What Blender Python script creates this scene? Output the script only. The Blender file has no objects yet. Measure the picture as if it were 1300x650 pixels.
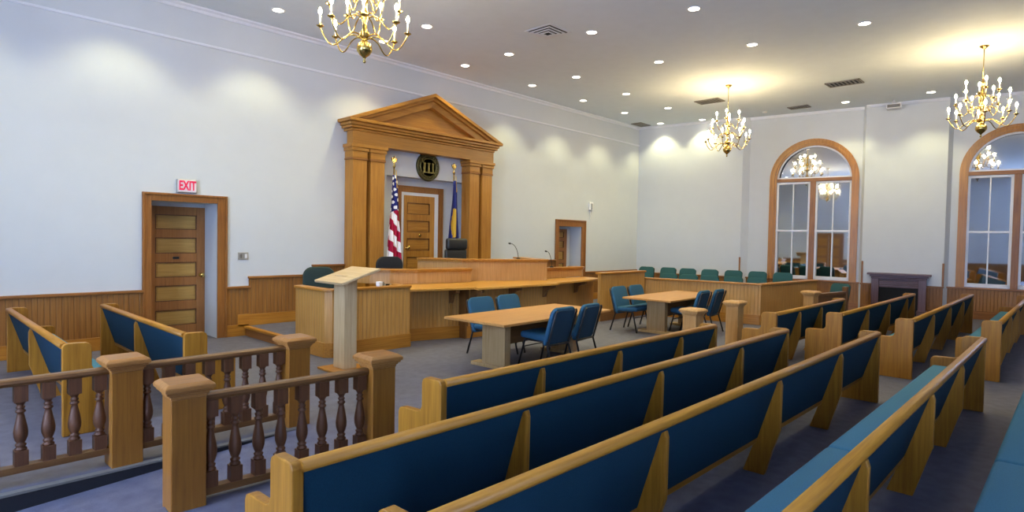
import bpy, bmesh, math, random
from math import sin, cos, pi, radians as R
from mathutils import Vector, Matrix
random.seed(7)
S = bpy.context.scene
COL = S.collection
PH = R(-8.379)                      # the far wall is not square to the judge's wall
CAMH = 1.8
D = 10.70                           # judge's wall
ZC = 5.52                           # ceiling
FW = (17.23, 10.70)                 # corner of judge's wall and far wall
FROT = math.atan2(-cos(PH), -sin(PH))

def lin(h):
    h = h.lstrip('#')
    v = [int(h[i:i+2], 16)/255 for i in (0, 2, 4)]
    return tuple(c/12.92 if c <= .04045 else ((c+.055)/1.055)**2.4 for c in v) + (1,)

# ------------------------------------------------------------------ materials
def base_mat(name, rough=.5, metal=0, spec=.5):
    m = bpy.data.materials.new(name); m.use_nodes = True
    nt = m.node_tree; b = nt.nodes['Principled BSDF']
    b.inputs['Roughness'].default_value = rough
    b.inputs['Metallic'].default_value = metal
    b.inputs['Specular IOR Level'].default_value = spec
    return m, nt, b

def N(nt, typ, **kw):
    n = nt.nodes.new(typ)
    for k, v in kw.items():
        if k in n.inputs: n.inputs[k].default_value = v
        else: setattr(n, k, v)
    return n

def plain(name, c, rough=.5, metal=0, spec=.5, var=.06, scale=40, bump=0):
    m, nt, b = base_mat(name, rough, metal, spec)
    tc = N(nt, 'ShaderNodeTexCoord'); no = N(nt, 'ShaderNodeTexNoise', Scale=scale, Detail=3.0)
    nt.links.new(tc.outputs['Object'], no.inputs['Vector'])
    r = N(nt, 'ShaderNodeValToRGB'); a = lin(c)
    r.color_ramp.elements[0].position = .3; r.color_ramp.elements[1].position = .7
    r.color_ramp.elements[0].color = tuple(x*(1-var) for x in a[:3])+(1,)
    r.color_ramp.elements[1].color = tuple(min(1, x*(1+var)) for x in a[:3])+(1,)
    nt.links.new(no.outputs['Fac'], r.inputs['Fac']); nt.links.new(r.outputs['Color'], b.inputs['Base Color'])
    if bump:
        bp = N(nt, 'ShaderNodeBump', Strength=bump, Distance=.01)
        nt.links.new(no.outputs['Fac'], bp.inputs['Height']); nt.links.new(bp.outputs['Normal'], b.inputs['Normal'])
    return m

def wood(name, c1, c2, axis='x', rough=.38, bead=0, spec=.4, fine=1.0):
    """oak with streaky grain along one local axis; bead = spacing of bead-board grooves"""
    m, nt, b = base_mat(name, rough, 0, spec)
    tc = N(nt, 'ShaderNodeTexCoord'); mp = N(nt, 'ShaderNodeMapping')
    sc = {'x': (1.1, 26, 26), 'y': (26, 1.1, 26), 'z': (26, 26, 1.1)}[axis]
    mp.inputs['Scale'].default_value = [s*fine for s in sc]
    nt.links.new(tc.outputs['Object'], mp.inputs['Vector'])
    n1 = N(nt, 'ShaderNodeTexNoise', Scale=1.6, Detail=6.0, Roughness=.6, Distortion=.4)
    nt.links.new(mp.outputs['Vector'], n1.inputs['Vector'])
    n2 = N(nt, 'ShaderNodeTexNoise', Scale=.9, Detail=2.0)
    nt.links.new(tc.outputs['Object'], n2.inputs['Vector'])
    mx = N(nt, 'ShaderNodeMath', operation='MULTIPLY_ADD'); mx.inputs[1].default_value = .35; 
    nt.links.new(n2.outputs['Fac'], mx.inputs[0])
    m8 = N(nt, 'ShaderNodeMath', operation='MULTIPLY'); m8.inputs[1].default_value = .65
    nt.links.new(n1.outputs['Fac'], m8.inputs[0]); nt.links.new(m8.outputs[0], mx.inputs[2])
    r = N(nt, 'ShaderNodeValToRGB')
    r.color_ramp.elements[0].position = .34; r.color_ramp.elements[1].position = .64
    r.color_ramp.elements[0].color = lin(c1); r.color_ramp.elements[1].color = lin(c2)
    nt.links.new(mx.outputs[0], r.inputs['Fac'])
    out = r.outputs['Color']; h = n1.outputs['Fac']
    if bead:
        sx = N(nt, 'ShaderNodeSeparateXYZ'); nt.links.new(tc.outputs['Object'], sx.inputs[0])
        ad = N(nt, 'ShaderNodeMath', operation='ADD')
        nt.links.new(sx.outputs[0], ad.inputs[0]); nt.links.new(sx.outputs[1], ad.inputs[1])
        dv = N(nt, 'ShaderNodeMath', operation='DIVIDE'); dv.inputs[1].default_value = bead
        nt.links.new(ad.outputs[0], dv.inputs[0])
        fr = N(nt, 'ShaderNodeMath', operation='FRACT'); nt.links.new(dv.outputs[0], fr.inputs[0])
        r2 = N(nt, 'ShaderNodeValToRGB'); e = r2.color_ramp.elements
        e[0].position = 0; e[0].color = (.0, .0, .0, 1); e[1].position = .12; e[1].color = (1, 1, 1, 1)
        q = e.new(.9); q.color = (1, 1, 1, 1); q = e.new(1.); q.color = (0, 0, 0, 1)
        nt.links.new(fr.outputs[0], r2.inputs['Fac'])
        bp = N(nt, 'ShaderNodeBump', Strength=.7, Distance=.008)
        nt.links.new(r2.outputs['Color'], bp.inputs['Height']); nt.links.new(bp.outputs['Normal'], b.inputs['Normal'])
        # base colour darkened along the grooves
        mm = N(nt, 'ShaderNodeMix', data_type='RGBA', blend_type='MULTIPLY'); mm.inputs[0].default_value = .35
        nt.links.new(out, mm.inputs[6]); nt.links.new(r2.outputs['Color'], mm.inputs[7]); out = mm.outputs[2]
    else:
        bp = N(nt, 'ShaderNodeBump', Strength=.08, Distance=.004)
        nt.links.new(h, bp.inputs['Height']); nt.links.new(bp.outputs['Normal'], b.inputs['Normal'])
    nt.links.new(out, b.inputs['Base Color'])
    return m

def emit(name, c, s, base=None):
    m, nt, b = base_mat(name, .5)
    b.inputs['Base Color'].default_value = lin(base or '#f2f2f2')
    b.inputs['Emission Color'].default_value = lin(c); b.inputs['Emission Strength'].default_value = s
    return m

def carpet_mat():
    m, nt, b = base_mat('carpet', .62, 0, .35)
    tc = N(nt, 'ShaderNodeTexCoord')
    n1 = N(nt, 'ShaderNodeTexNoise', Scale=220.0, Detail=2.0); n2 = N(nt, 'ShaderNodeTexNoise', Scale=9.0, Detail=4.0)
    for n in (n1, n2): nt.links.new(tc.outputs['Object'], n.inputs['Vector'])
    mx = N(nt, 'ShaderNodeMath', operation='MULTIPLY_ADD'); mx.inputs[1].default_value = .6
    m2 = N(nt, 'ShaderNodeMath', operation='MULTIPLY'); m2.inputs[1].default_value = .4
    nt.links.new(n2.outputs['Fac'], m2.inputs[0]); nt.links.new(n1.outputs['Fac'], mx.inputs[0]); nt.links.new(m2.outputs[0], mx.inputs[2])
    r = N(nt, 'ShaderNodeValToRGB'); r.color_ramp.elements[0].position = .35; r.color_ramp.elements[1].position = .68
    r.color_ramp.elements[0].color = lin('#494959'); r.color_ramp.elements[1].color = lin('#6b6a79')
    nt.links.new(mx.outputs[0], r.inputs['Fac']); nt.links.new(r.outputs['Color'], b.inputs['Base Color'])
    bp = N(nt, 'ShaderNodeBump', Strength=.3, Distance=.006); nt.links.new(n1.outputs['Fac'], bp.inputs['Height'])
    nt.links.new(bp.outputs['Normal'], b.inputs['Normal'])
    return m

def flag_mat():
    """stars and stripes laid out over the cloth's own UVs (u along the fly, v down the hoist)"""
    m, nt, b = base_mat('flag_cloth', .7, 0, .2)
    L = nt.links.new
    uv = N(nt, 'ShaderNodeUVMap', uv_map='UVMap'); s = N(nt, 'ShaderNodeSeparateXYZ'); L(uv.outputs[0], s.inputs[0])
    def M(op, a, bb=None):
        n = N(nt, 'ShaderNodeMath', operation=op)
        for i, x in enumerate((a, bb)):
            if x is None: continue
            if isinstance(x, (int, float)): n.inputs[i].default_value = x
            else: L(x, n.inputs[i])
        return n.outputs[0]
    u, v = s.outputs[0], s.outputs[1]
    st = M('MODULO', M('FLOOR', M('MULTIPLY', v, 13)), 2)           # 0 red, 1 white
    canton = M('LESS_THAN', u, .42)
    fu = M('SUBTRACT', M('FRACT', M('MULTIPLY', u, 6/.42)), .5); fv = M('SUBTRACT', M('FRACT', M('MULTIPLY', v, 5*13/7)), .5)
    star = M('LESS_THAN', M('ADD', M('MULTIPLY', fu, fu), M('MULTIPLY', fv, fv)), .085)
    def mix(f, a, c):
        n = N(nt, 'ShaderNodeMix', data_type='RGBA'); L(f, n.inputs[0])
        for i, x in ((6, a), (7, c)):
            if isinstance(x, tuple): n.inputs[i].default_value = x
            else: L(x, n.inputs[i])
        return n.outputs[2]
    c = mix(st, lin('#a3143a'), lin('#f2f0f2'))
    c = mix(canton, c, mix(star, lin('#23286e'), lin('#f4f4f6')))
    L(c, b.inputs['Base Color'])
    return m

def state_flag_mat():
    m, nt, b = base_mat('state_flag_cloth', .6, 0, .3); L = nt.links.new
    uv = N(nt, 'ShaderNodeUVMap', uv_map='UVMap'); s = N(nt, 'ShaderNodeSeparateXYZ'); L(uv.outputs[0], s.inputs[0])
    no = N(nt, 'ShaderNodeTexNoise', Scale=14.0, Detail=3.0); L(uv.outputs[0], no.inputs['Vector'])
    def M(op, a, bb):
        n = N(nt, 'ShaderNodeMath', operation=op)
        for i, x in enumerate((a, bb)):
            if isinstance(x, (int, float)): n.inputs[i].default_value = x
            else: L(x, n.inputs[i])
        return n.outputs[0]
    du = M('MULTIPLY', M('SUBTRACT', s.outputs[0], .5), 2.6); dv = M('MULTIPLY', M('SUBTRACT', s.outputs[1], .5), 4.2)
    d = M('ADD', M('MULTIPLY', du, du), M('MULTIPLY', dv, dv))
    f = M('LESS_THAN', M('ADD', d, M('MULTIPLY', no.outputs['Fac'], .5)), .8)
    n = N(nt, 'ShaderNodeMix', data_type='RGBA'); L(f, n.inputs[0])
    n.inputs[6].default_value = lin('#22296e'); n.inputs[7].default_value = lin('#c9a030')
    L(n.outputs[2], b.inputs['Base Color'])
    return m

M = {}
M['wall'] = plain('white_wall_paint', '#c9ced2', .75, var=.012, scale=3)
M['ceil'] = plain('ceiling_paint', '#e0e8ed', .85, var=.015, scale=4)
M['white'] = plain('white_trim_paint', '#dfe2e8', .5, var=.02, scale=10)
M['carpet'] = carpet_mat()
M['rubber'] = plain('dark_rubber_base', '#17171c', .5, var=.1)
for ax in 'xyz':
    M['oak_'+ax] = wood('honey_oak_'+ax, '#8f5b1c', '#b97f31', ax, .33)
    M['pew_'+ax] = wood('pew_oak_'+ax, '#815213', '#ad7524', ax, .42, 0, .3)
    M['gold_'+ax] = wood('golden_oak_'+ax, '#935f22', '#b78136', ax, .36)
    M['trim_'+ax] = wood('reddish_oak_trim_'+ax, '#73461c', '#9a652e', ax, .4)
    M['pale_'+ax] = wood('pale_oak_'+ax, '#b39468', '#cdb287', ax, .45)
    M['rail_'+ax] = wood('brown_oak_'+ax, '#583817', '#7b522a', ax, .38)
    M['panel_'+ax] = wood('oak_door_panel_'+ax, '#9a7438', '#b89350', ax, .42)
    M['stile_'+ax] = wood('oak_door_stile_'+ax, '#7f5128', '#a06c38', ax, .42)
    M['post_'+ax] = wood('oak_post_'+ax, '#794816', '#976324', ax, .36)
    M['mantel_'+ax] = wood('dark_mantel_wood_'+ax, '#4f383b', '#705659', ax, .35)
M['table'] = wood('table_oak', '#a3713a', '#c08d50', 'x', .42)
M['ped'] = wood('table_pedestal_oak', '#9a7a4c', '#b6976a', 'z', .45)
M['bead'] = wood('bead_board_oak', '#a2702f', '#c59450', 'z', .4, bead=.075)
M['bead_wall'] = wood('bead_board_wainscot', '#784c1e', '#9b6a30', 'z', .42, bead=.07)
M['cap'] = wood('oak_post_cap', '#855422', '#a87238', 'x', .4)  # post oak brightened in colour so the caps look lit from above
M['tier'] = wood('bench_tier_oak', '#a2733e', '#c09257', 'z', .42)
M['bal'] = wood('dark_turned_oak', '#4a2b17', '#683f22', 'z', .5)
M['counter'] = wood('counter_top_oak', '#a8742a', '#c99445', 'x', .3)
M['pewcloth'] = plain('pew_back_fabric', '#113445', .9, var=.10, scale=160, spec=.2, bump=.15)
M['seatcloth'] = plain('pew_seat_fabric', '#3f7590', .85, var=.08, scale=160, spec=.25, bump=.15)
M['chaircloth'] = plain('blue_chair_fabric', '#2b546e', .85, var=.10, scale=150, spec=.25, bump=.15)
M['chairback'] = plain('blue_chair_shell_fabric', '#1c3a50', .85, var=.10, scale=150, spec=.25, bump=.1)
M['jurycloth'] = plain('green_chair_fabric', '#2b5354', .85, var=.10, scale=150, spec=.25, bump=.15)
M['black'] = plain('black_powder_coat', '#121316', .4, var=.1)
M['leather'] = plain('black_leather', '#1d2022', .42, var=.15, scale=60, bump=.15)
M['mesh'] = plain('dark_blue_black_upholstery', '#14171f', .8, var=.15, scale=120)
M['dkgreen'] = plain('dark_green_upholstery', '#20332f', .8, var=.12, scale=120)
M['brass'] = plain('polished_brass', '#d0b264', .18, 1, var=.05, scale=8)
M['bronze'] = plain('aged_bronze', '#4e4a2e', .45, .7, var=.25, scale=25)
M['bronzehi'] = plain('worn_bronze_relief', '#6e6840', .4, .7, var=.2, scale=25)
M['steel'] = plain('brushed_metal_plate', '#b9b7b0', .35, .6, var=.05)
M['plastic'] = plain('white_plastic', '#e8e8ea', .4, var=.02)
M['grey'] = plain('grey_metal', '#77736c', .5, .2, var=.06)
M['dark'] = plain('dark_opening', '#0a0b0d', .8, var=.2)
M['soot'] = plain('sooty_firebox', '#0b0d12', .9, var=.3, scale=12)
M['red'] = emit('exit_letter_red', '#e0124a', .45, '#b01040')
M['exitface'] = emit('exit_sign_face', '#f0d6e4', .18, '#c9c2c8')
M['lens'] = emit('recessed_lamp_lens', '#fff3dc', 14)
M['bulb'] = emit('flame_bulb', '#ffe2aa', 340)
M['day'] = emit('daylight_pane', '#b6d0ff', 36)
M['candle'] = plain('candle_sleeve', '#f3ead6', .5, var=.02)
M['usflag'] = flag_mat(); M['stateflag'] = state_flag_mat()
M['fringe'] = plain('gold_fringe', '#c8a23a', .5, .3, var=.15, scale=90)
mm, nt_, bb = base_mat('mirror_glass', .03, 1.0); bb.inputs['Base Color'].default_value = (.72, .74, .76, 1); M['mirror'] = mm

# ------------------------------------------------------------------ mesh helpers
class MB:
    def __init__(s): s.v, s.f, s.sm, s.uv = [], [], [], {}
    def add(s, vs, fs, smooth=False):
        b = len(s.v); s.v += [tuple(p) for p in vs]
        for f in fs: s.f.append([b+i for i in f]); s.sm.append(smooth)
        return s
    def box(s, x0, x1, y0, y1, z0, z1):
        x0, x1 = sorted((x0, x1)); y0, y1 = sorted((y0, y1)); z0, z1 = sorted((z0, z1))
        vs = [(x, y, z) for z in (z0, z1) for y in (y0, y1) for x in (x0, x1)]
        return s.add(vs, [(0, 2, 3, 1), (4, 5, 7, 6), (0, 1, 5, 4), (2, 6, 7, 3), (0, 4, 6, 2), (1, 3, 7, 5)])
    def prism(s, poly, a, b, axis='z', smooth=False):
        """poly in the two other axes (cyclic order), extruded a..b along axis"""
        n = len(poly)
        def P(p, t): return {'x': (t, p[0], p[1]), 'y': (p[0], t, p[1]), 'z': (p[0], p[1], t)}[axis]
        vs = [P(p, a) for p in poly] + [P(p, b) for p in poly]
        s.add(vs, [])
        bs = len(s.v)-2*n
        s.f.append([bs+i for i in range(n)][::-1]); s.sm.append(False)
        s.f.append([bs+n+i for i in range(n)]); s.sm.append(False)
        for i in range(n):
            j = (i+1) % n
            s.f.append([bs+i, bs+j, bs+n+j, bs+n+i]); s.sm.append(smooth)
        return s
    def lathe(s, prof, c=(0, 0, 0), n=16, smooth=True):
        vs, fs = [], []
        for r, z in prof:
            for k in range(n):
                a = 2*pi*k/n; vs.append((c[0]+r*cos(a), c[1]+r*sin(a), c[2]+z))
        for i in range(len(prof)-1):
            for k in range(n):
                j = (k+1) % n; fs.append((i*n+k, i*n+j, (i+1)*n+j, (i+1)*n+k))
        if prof[0][0] > 1e-5: fs.append(tuple(range(n))[::-1])
        if prof[-1][0] > 1e-5: fs.append(tuple((len(prof)-1)*n+k for k in range(n)))
        return s.add(vs, fs, smooth)
    def tube(s, path, r, n=8, caps=True):
        path = [Vector(p) for p in path]; vs, fs = [], []
        up = Vector((0, 0, 1)); prev = None
        for i, p in enumerate(path):
            t = (path[min(i+1, len(path)-1)]-path[max(i-1, 0)]).normalized()
            if prev is None:
                q = up if abs(t.dot(up)) < .95 else Vector((1, 0, 0))
                a = t.cross(q).normalized()
            else: a = (prev-t*prev.dot(t)).normalized()
            prev = a; b = t.cross(a)
            rr = r[i] if isinstance(r, (list, tuple)) else r
            for k in range(n):
                w = 2*pi*k/n; vs.append(p+a*(rr*cos(w))+b*(rr*sin(w)))
        for i in range(len(path)-1):
            for k in range(n):
                j = (k+1) % n; fs.append((i*n+k, i*n+j, (i+1)*n+j, (i+1)*n+k))
        if caps:
            fs.append(tuple(range(n))[::-1]); fs.append(tuple((len(path)-1)*n+k for k in range(n)))
        return s.add(vs, fs, True)
    def build(s, name, mat, parent=None, bevel=0, seg=2, loc=None, rotz=None):
        me = bpy.data.meshes.new(name); me.from_pydata(s.v, [], s.f); me.update()
        bm = bmesh.new(); bm.from_mesh(me); bmesh.ops.recalc_face_normals(bm, faces=bm.faces[:]); bm.to_mesh(me); bm.free()
        for p, q in zip(me.polygons, s.sm): p.use_smooth = q
        me.materials.append(M[mat] if isinstance(mat, str) else mat)
        o = bpy.data.objects.new(name, me); COL.objects.link(o)
        if parent is not None: o.parent = parent
        if loc is not None: o.location = loc
        if rotz is not None: o.rotation_euler.z = rotz
        if bevel:
            md = o.modifiers.new('edge', 'BEVEL'); md.width = bevel; md.segments = seg
            md.limit_method = 'ANGLE'; md.angle_limit = R(40); md.harden_normals = False
            if seg > 2:
                for p in me.polygons: p.use_smooth = True
        return o

def thing(name, label, cat, loc=(0, 0, 0), rotz=0, group=None):
    o = bpy.data.objects.new(name, None); COL.objects.link(o)
    o.location = loc; o.rotation_euler = (0, 0, rotz); o.empty_display_size = .1
    return tag(o, label, cat, group)
def tag(o, label, cat, group=None):
    o['label'] = label; o['category'] = cat
    if group: o['group'] = group
    return o
def struct(o): o['kind'] = 'structure'; return o
def dup(root, loc, rotz, label, group=None):
    kids = {}
    for o in bpy.data.objects:
        if o.parent: kids.setdefault(o.parent.name, []).append(o)
    def cp(o, par):
        c = o.copy(); COL.objects.link(c)
        if par is not None: c.parent = par
        for ch in kids.get(o.name, []): cp(ch, c)
        return c
    r = cp(root, None); r.location = loc; r.rotation_euler = (0, 0, rotz); r['label'] = label
    if group: r['group'] = group
    return r

def fwp(s, y, z=0):
    """far-wall frame (s along the wall from the corner, y into the wall) -> world"""
    ux, uy = -sin(PH), -cos(PH); wx, wy = cos(PH), -sin(PH)
    return (FW[0]+s*ux+y*wx, FW[1]+s*uy+y*wy, z)
FWROT = math.atan2(-cos(PH), -sin(PH))

# ================================================================== the setting
XL, YB = -3.6, -6.2
RX = 2.70                                # head of the ramp
def ry(x, y0): return y0 - .055*(x-1.2)  # the bar rails run slightly out of square
RY0, RY1 = 4.31, 5.22                    # ramp between the two bar rails
m = MB()
def quad(m, *p): m.add(p, [tuple(range(len(p)))])
yA = lambda x: RY1; yB = lambda x: ry(x, RY0)
quad(m, (XL, yA(XL), 0), (RX, yA(RX), 0), (RX, 11.6, 0), (XL, 11.6, 0))
quad(m, (RX, YB, 0), (20.2, YB, 0), (20.2, 11.6, 0), (RX, 11.6, 0))
quad(m, (XL, YB, 0), (RX, YB, 0), (RX, yB(RX), 0), (XL, yB(XL), 0))
sl = .06
quad(m, (XL, yB(XL), -sl*(RX-XL)), (RX, yB(RX), 0), (RX, yA(RX), 0), (XL, yA(XL), -sl*(RX-XL)))
quad(m, (XL, yB(XL), 0), (RX, yB(RX), 0), (RX, yB(RX), 0), (XL, yB(XL), -sl*(RX-XL)))
struct(m.build('floor', 'carpet'))
m = MB()
quad(m, (XL, yA(XL)-.004, -sl*(RX-XL)), (RX, yA(RX)-.004, -.001), (RX, yA(RX)-.004, -.004), (XL, yA(XL)-.004, -.02))
struct(m.build('trim_1', 'rubber'))
m = MB()
for a in (0,):
    quad(m, (XL, yA(XL)-.012, -.022), (RX, yA(RX)-.012, -.006), (RX, yA(RX)-.012, .006), (XL, yA(XL)-.012, .006))
    quad(m, (XL, yA(XL)-.012, .006), (RX, yA(RX)-.012, .006), (RX, yA(RX)+.05, .006), (XL, yA(XL)+.05, .006))
struct(m.build('trim_2', 'grey'))

struct(MB().box(XL-.2, 20.4, YB-.2, 11.7, ZC, ZC+.15).build('ceiling', 'ceil'))

# judge's wall with its door recesses
m = MB(); T = 11.6
def wbox(x0, x1, z0, z1, y0=D, y1=T): m.box(x0, x1, y0, y1, z0, z1)
wbox(XL-.2, 2.93, 0, ZC); wbox(2.93, 3.93, 2.30, ZC); wbox(2.93, 3.93, 0, 2.30, 11.30)
wbox(3.93, 7.36, 0, ZC); wbox(7.36, 9.74, 3.10, ZC); wbox(7.36, 9.74, 0, 3.10, 10.97)
wbox(9.74, 13.12, 0, ZC); wbox(13.12, 14.17, 2.17, ZC); wbox(13.12, 14.17, 0, 2.17, 11.12); wbox(14.17, 17.6, 0, ZC)
struct(m.build('wall_front', 'wall'))
# back wall (behind the camera) and left wall, each with tall windows
BW = []
m = MB(); x = XL-.2
for a, b in BW:
    m.box(x, a, YB-.25, YB, 0, ZC); m.box(a, b, YB-.25, YB, 0, .8); m.box(a, b, YB-.25, YB, 4.5, ZC); x = b
m.box(x, 20.4, YB-.25, YB, 0, ZC)
struct(m.build('wall_back', 'wall'))
LW = [(-4.9, -3.0), (3.5, 5.3)]
m = MB(); y = YB
for a, b in LW:
    m.box(XL-.25, XL, y, a, -.5, ZC); m.box(XL-.25, XL, a, b, -.5, .8); m.box(XL-.25, XL, a, b, 4.5, ZC); y = b
m.box(XL-.25, XL, y, 11.6, -.5, ZC)
struct(m.build('wall_left', 'wall'))
nwin = 3
for (a, b) in BW:
    c = (a+b)/2; h = (b-a)/2
    w = MB()
    for t in ((-h, -h+.09), (h-.09, h), (-.05, .05)): w.box(t[0], t[1], -.12, .06, .8, 4.5)
    for z in (.8, 2.6, 4.4): w.box(-h, h, -.12, .06, z, z+.1)
    o = struct(w.build('window_%d' % nwin, 'white', loc=(c, YB, 0))); nwin += 1
    MB().box(-h, h, -.2, -.18, .8, 4.5).build('pane', 'day', o)
for (a, b) in LW:
    c = (a+b)/2; h = (b-a)/2
    w = MB()
    for t in ((-h, -h+.09), (h-.09, h), (-.05, .05)): w.box(-.12, .06, t[0], t[1], .8, 4.5)
    for z in (.8, 2.6, 4.4): w.box(-.12, .06, -h, h, z, z+.1)
    o = struct(w.build('window_%d' % nwin, 'white', loc=(XL, c, 0))); nwin += 1
    MB().box(-.2, -.18, -h, h, .8, 4.5).build('pane', 'day', o)

# far wall: piers, window bays with arched openings
SPR, RO = 3.62, 1.10
WIN = (5.20, 9.66); BAY = .17
m = MB()
def arcpts(c, r, n=28): return [(c-r*cos(pi*k/n), SPR+r*sin(pi*k/n)) for k in range(n+1)]
m.prism([(0, 0), (3.31, 0), (3.48, BAY), (3.48, .5), (0, .5)], 0, ZC)
m.prism([(6.47, 0), (8.27, 0), (8.37, BAY), (8.37, .5), (6.40, .5), (6.40, BAY)], 0, ZC)
m.prism([(11.15, 0), (17.6, 0), (17.6, .5), (11.0, .5), (11.0, BAY)], 0, ZC)
for c, s0, s1 in ((WIN[0], 3.48, 6.40), (WIN[1], 8.37, 11.0)):
    r = RO-.07
    m.box(s0, c-r, BAY, .5, 0, ZC); m.box(c+r, s1, BAY, .5, 0, ZC); m.box(c-r, c+r, BAY, .5, 0, .76)
    P = arcpts(c, r)
    for (xa, za), (xb, zb) in zip(P[:-1], P[1:]):
        m.prism([(xa, za), (xb, zb), (xb, ZC), (xa, ZC)], BAY, .5, 'y')
struct(m.build('wall_right', 'wall', loc=(FW[0], FW[1], 0), rotz=FWROT))

def arched_window(k, c):
    r = RO-.07
    fr = MB()
    Po, Pi = arcpts(0, RO+.04), arcpts(0, RO-.09)
    def band(Po, Pi, y0, y1, z0):
        A = [(Po[0][0], z0)]+Po+[(Po[-1][0], z0)]; B = [(Pi[0][0], z0)]+Pi+[(Pi[-1][0], z0)]
        for i in range(len(A)-1):
            fr.prism([A[i], A[i+1], B[i+1], B[i]], y0, y1, 'y')
    band(Po, Pi, BAY-.035, BAY+.0, .78)
    band(arcpts(0, RO+.04), arcpts(0, RO+.0), BAY-.055, BAY-.03, .78)
    band(arcpts(0, RO-.05), arcpts(0, RO-.14), BAY+.0, BAY+.16, .78)
    o = struct(fr.build('window_%d' % k, 'oak_z', loc=fwp(c, 0), rotz=FWROT))
    ri = RO-.14
    MB().box(-RO-.06, RO+.06, BAY-.06, BAY+.16, .74, .78).build('sill', 'trim_x', o, .006)
    MB().box(-ri, ri, BAY+.03, BAY+.15, SPR-.05, SPR+.04).build('transom', 'trim_x', o, .006)
    MB().box(-.07, .07, BAY+.03, BAY+.15, .78, SPR-.05).build('mullion', 'trim_z', o, .006)
    for a, b in ((-ri, -.07), (.07, ri)):
        sa = MB(); y0, y1 = BAY+.07, BAY+.11; z0, z1 = .79, SPR-.06; w = .055
        sa.box(a, a+w, y0, y1, z0, z1); sa.box(b-w, b, y0, y1, z0, z1)
        sa.box(a, b, y0, y1, z0, z0+.09); sa.box(a, b, y0, y1, z1-w, z1)
        sa.box(a, b, y0-.02, y1, 2.14, 2.19); sa.box((a+b)/2-.014, (a+b)/2+.014, y0, y1, z0, z1)
        so = sa.build('sash', 'white', o)
        MB().box(-(b-a)/2+.02, (b-a)/2-.02, -.004, .004, z0+.02, z1-.02).build('pane', 'mirror', so, loc=((a+b)/2, BAY+.125, 0), rotz=R(-2.3))
    P = arcpts(0, ri-.045); Q = arcpts(0, ri)
    fs = MB()
    for i in range(len(P)-1): fs.prism([Q[i], Q[i+1], P[i+1], P[i]], BAY+.07, BAY+.11, 'y')
    fs.box(-ri, ri, BAY+.07, BAY+.11, SPR+.04, SPR+.08)
    fo = fs.build('fanlight_sash', 'white', o)
    g = MB(); g.prism([(x, z) for x, z in arcpts(0, ri-.012)], -.004, .004, 'y')
    g.build('pane', 'mirror', fo, loc=(0, BAY+.145, 0), rotz=R(-2.3))
arched_window(1, WIN[0]); arched_window(2, WIN[1])

# crown and picture mouldings
cr = [(0, 0), (0, -.09), (-.02, -.09), (-.035, -.05), (-.07, -.025), (-.07, 0)]
m = MB(); m.prism([(D+y, ZC+z) for y, z in cr], XL, 17.2, 'x')
struct(m.build('trim_3', 'white'))
m = MB(); m.prism([(D, 4.95), (D-.02, 4.94), (D-.02, 4.91), (D, 4.90)], XL, 17.25, 'x')
struct(m.build('trim_4', 'white'))
m = MB()
for s0, s1, y in ((0, 3.31, 0), (3.46, 6.41, BAY), (6.47, 8.27, 0), (8.36, 11.05, BAY), (11.15, 17, 0)):
    m.prism([(y, ZC), (y-.05, ZC), (y-.04, ZC-.03), (y-.015, ZC-.07), (y, ZC-.07)], s0, s1, 'x')
struct(m.build('trim_5', 'white', loc=(FW[0], FW[1], 0), rotz=FWROT))

# wainscot on the judge's wall (stepping up with the platforms)
def wains(x0, x1, zb, zt, k):
    m = MB().box(x0, x1, D-.022, D, zb, zt)
    o = struct(m.build('trim_%d' % k, 'bead_wall'))
    MB().box(x0-.02, x1+.02, D-.06, D, zt-.03, zt+.012).build('cap_rail', 'trim_x', o, .008)
    MB().box(x0, x1, D-.04, D, zb, zb+.2).build('base_board', 'oak_x', o, .006)
wains(XL, 2.80, 0, .875, 6)
wains(4.09, 4.47, 0, .865, 7)
wains(4.47, 5.68, .17, 1.035, 8)
wains(5.68, 6.95, .34, 1.22, 9)
wains(10.2, 12.95, .34, 1.22, 10)
wains(14.4, 17.2, 0, .84, 11)
m = MB().box(4.27, 4.47, D-.04, D, .17, .38); struct(m.build('trim_12', 'oak_x'))
# wainscot on the far wall
k = 13
for s0, s1, y in ((0, 3.31, 0), (3.46, 6.41, BAY), (6.47, 8.27, 0), (8.36, 11.05, BAY), (11.15, 17, 0)):
    o = struct(MB().box(s0, s1, y-.02, y, 0, .74).build('trim_%d' % k, 'bead_wall', loc=(FW[0], FW[1], 0), rotz=FWROT)); k += 1
    MB().box(s0-.02, s1+.02, y-.055, y, .735, .775).build('cap_rail', 'trim_x', o, .008)
    MB().box(s0, s1, y-.035, y, 0, .2).build('base_board', 'trim_x', o, .006)
# oak guards on the pier corners
for s, y in ((3.30, 0), (6.49, 0), (8.26, 0)):
    pass
    o = MB().box(s-.02, s+.025, -.02, .03, .776, 1.36).build('trim_%d' % k, 'trim_z', None, .004, loc=(FW[0], FW[1], 0), rotz=FWROT); struct(o); k += 1
# carpeted platforms behind the bench
o = struct(MB().box(4.44, 12.9, 8.95, D, 0, .17).build('floor_platform', 'carpet'))
MB().box(4.40, 4.44, 8.9, D-.05, 0, .13).build('riser', 'trim_y', o)
MB().box(4.37, 4.46, 8.9, D-.05, .13, .175).build('nosing', 'oak_y', o, .008)
struct(MB().box(5.9, 12.5, 9.3, D, .17, .34).build('floor_landing', 'carpet'))
struct(MB().box(7.7, 10.4, 9.1, 10.3, .34, .5).build('floor_dais', 'carpet'))

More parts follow.
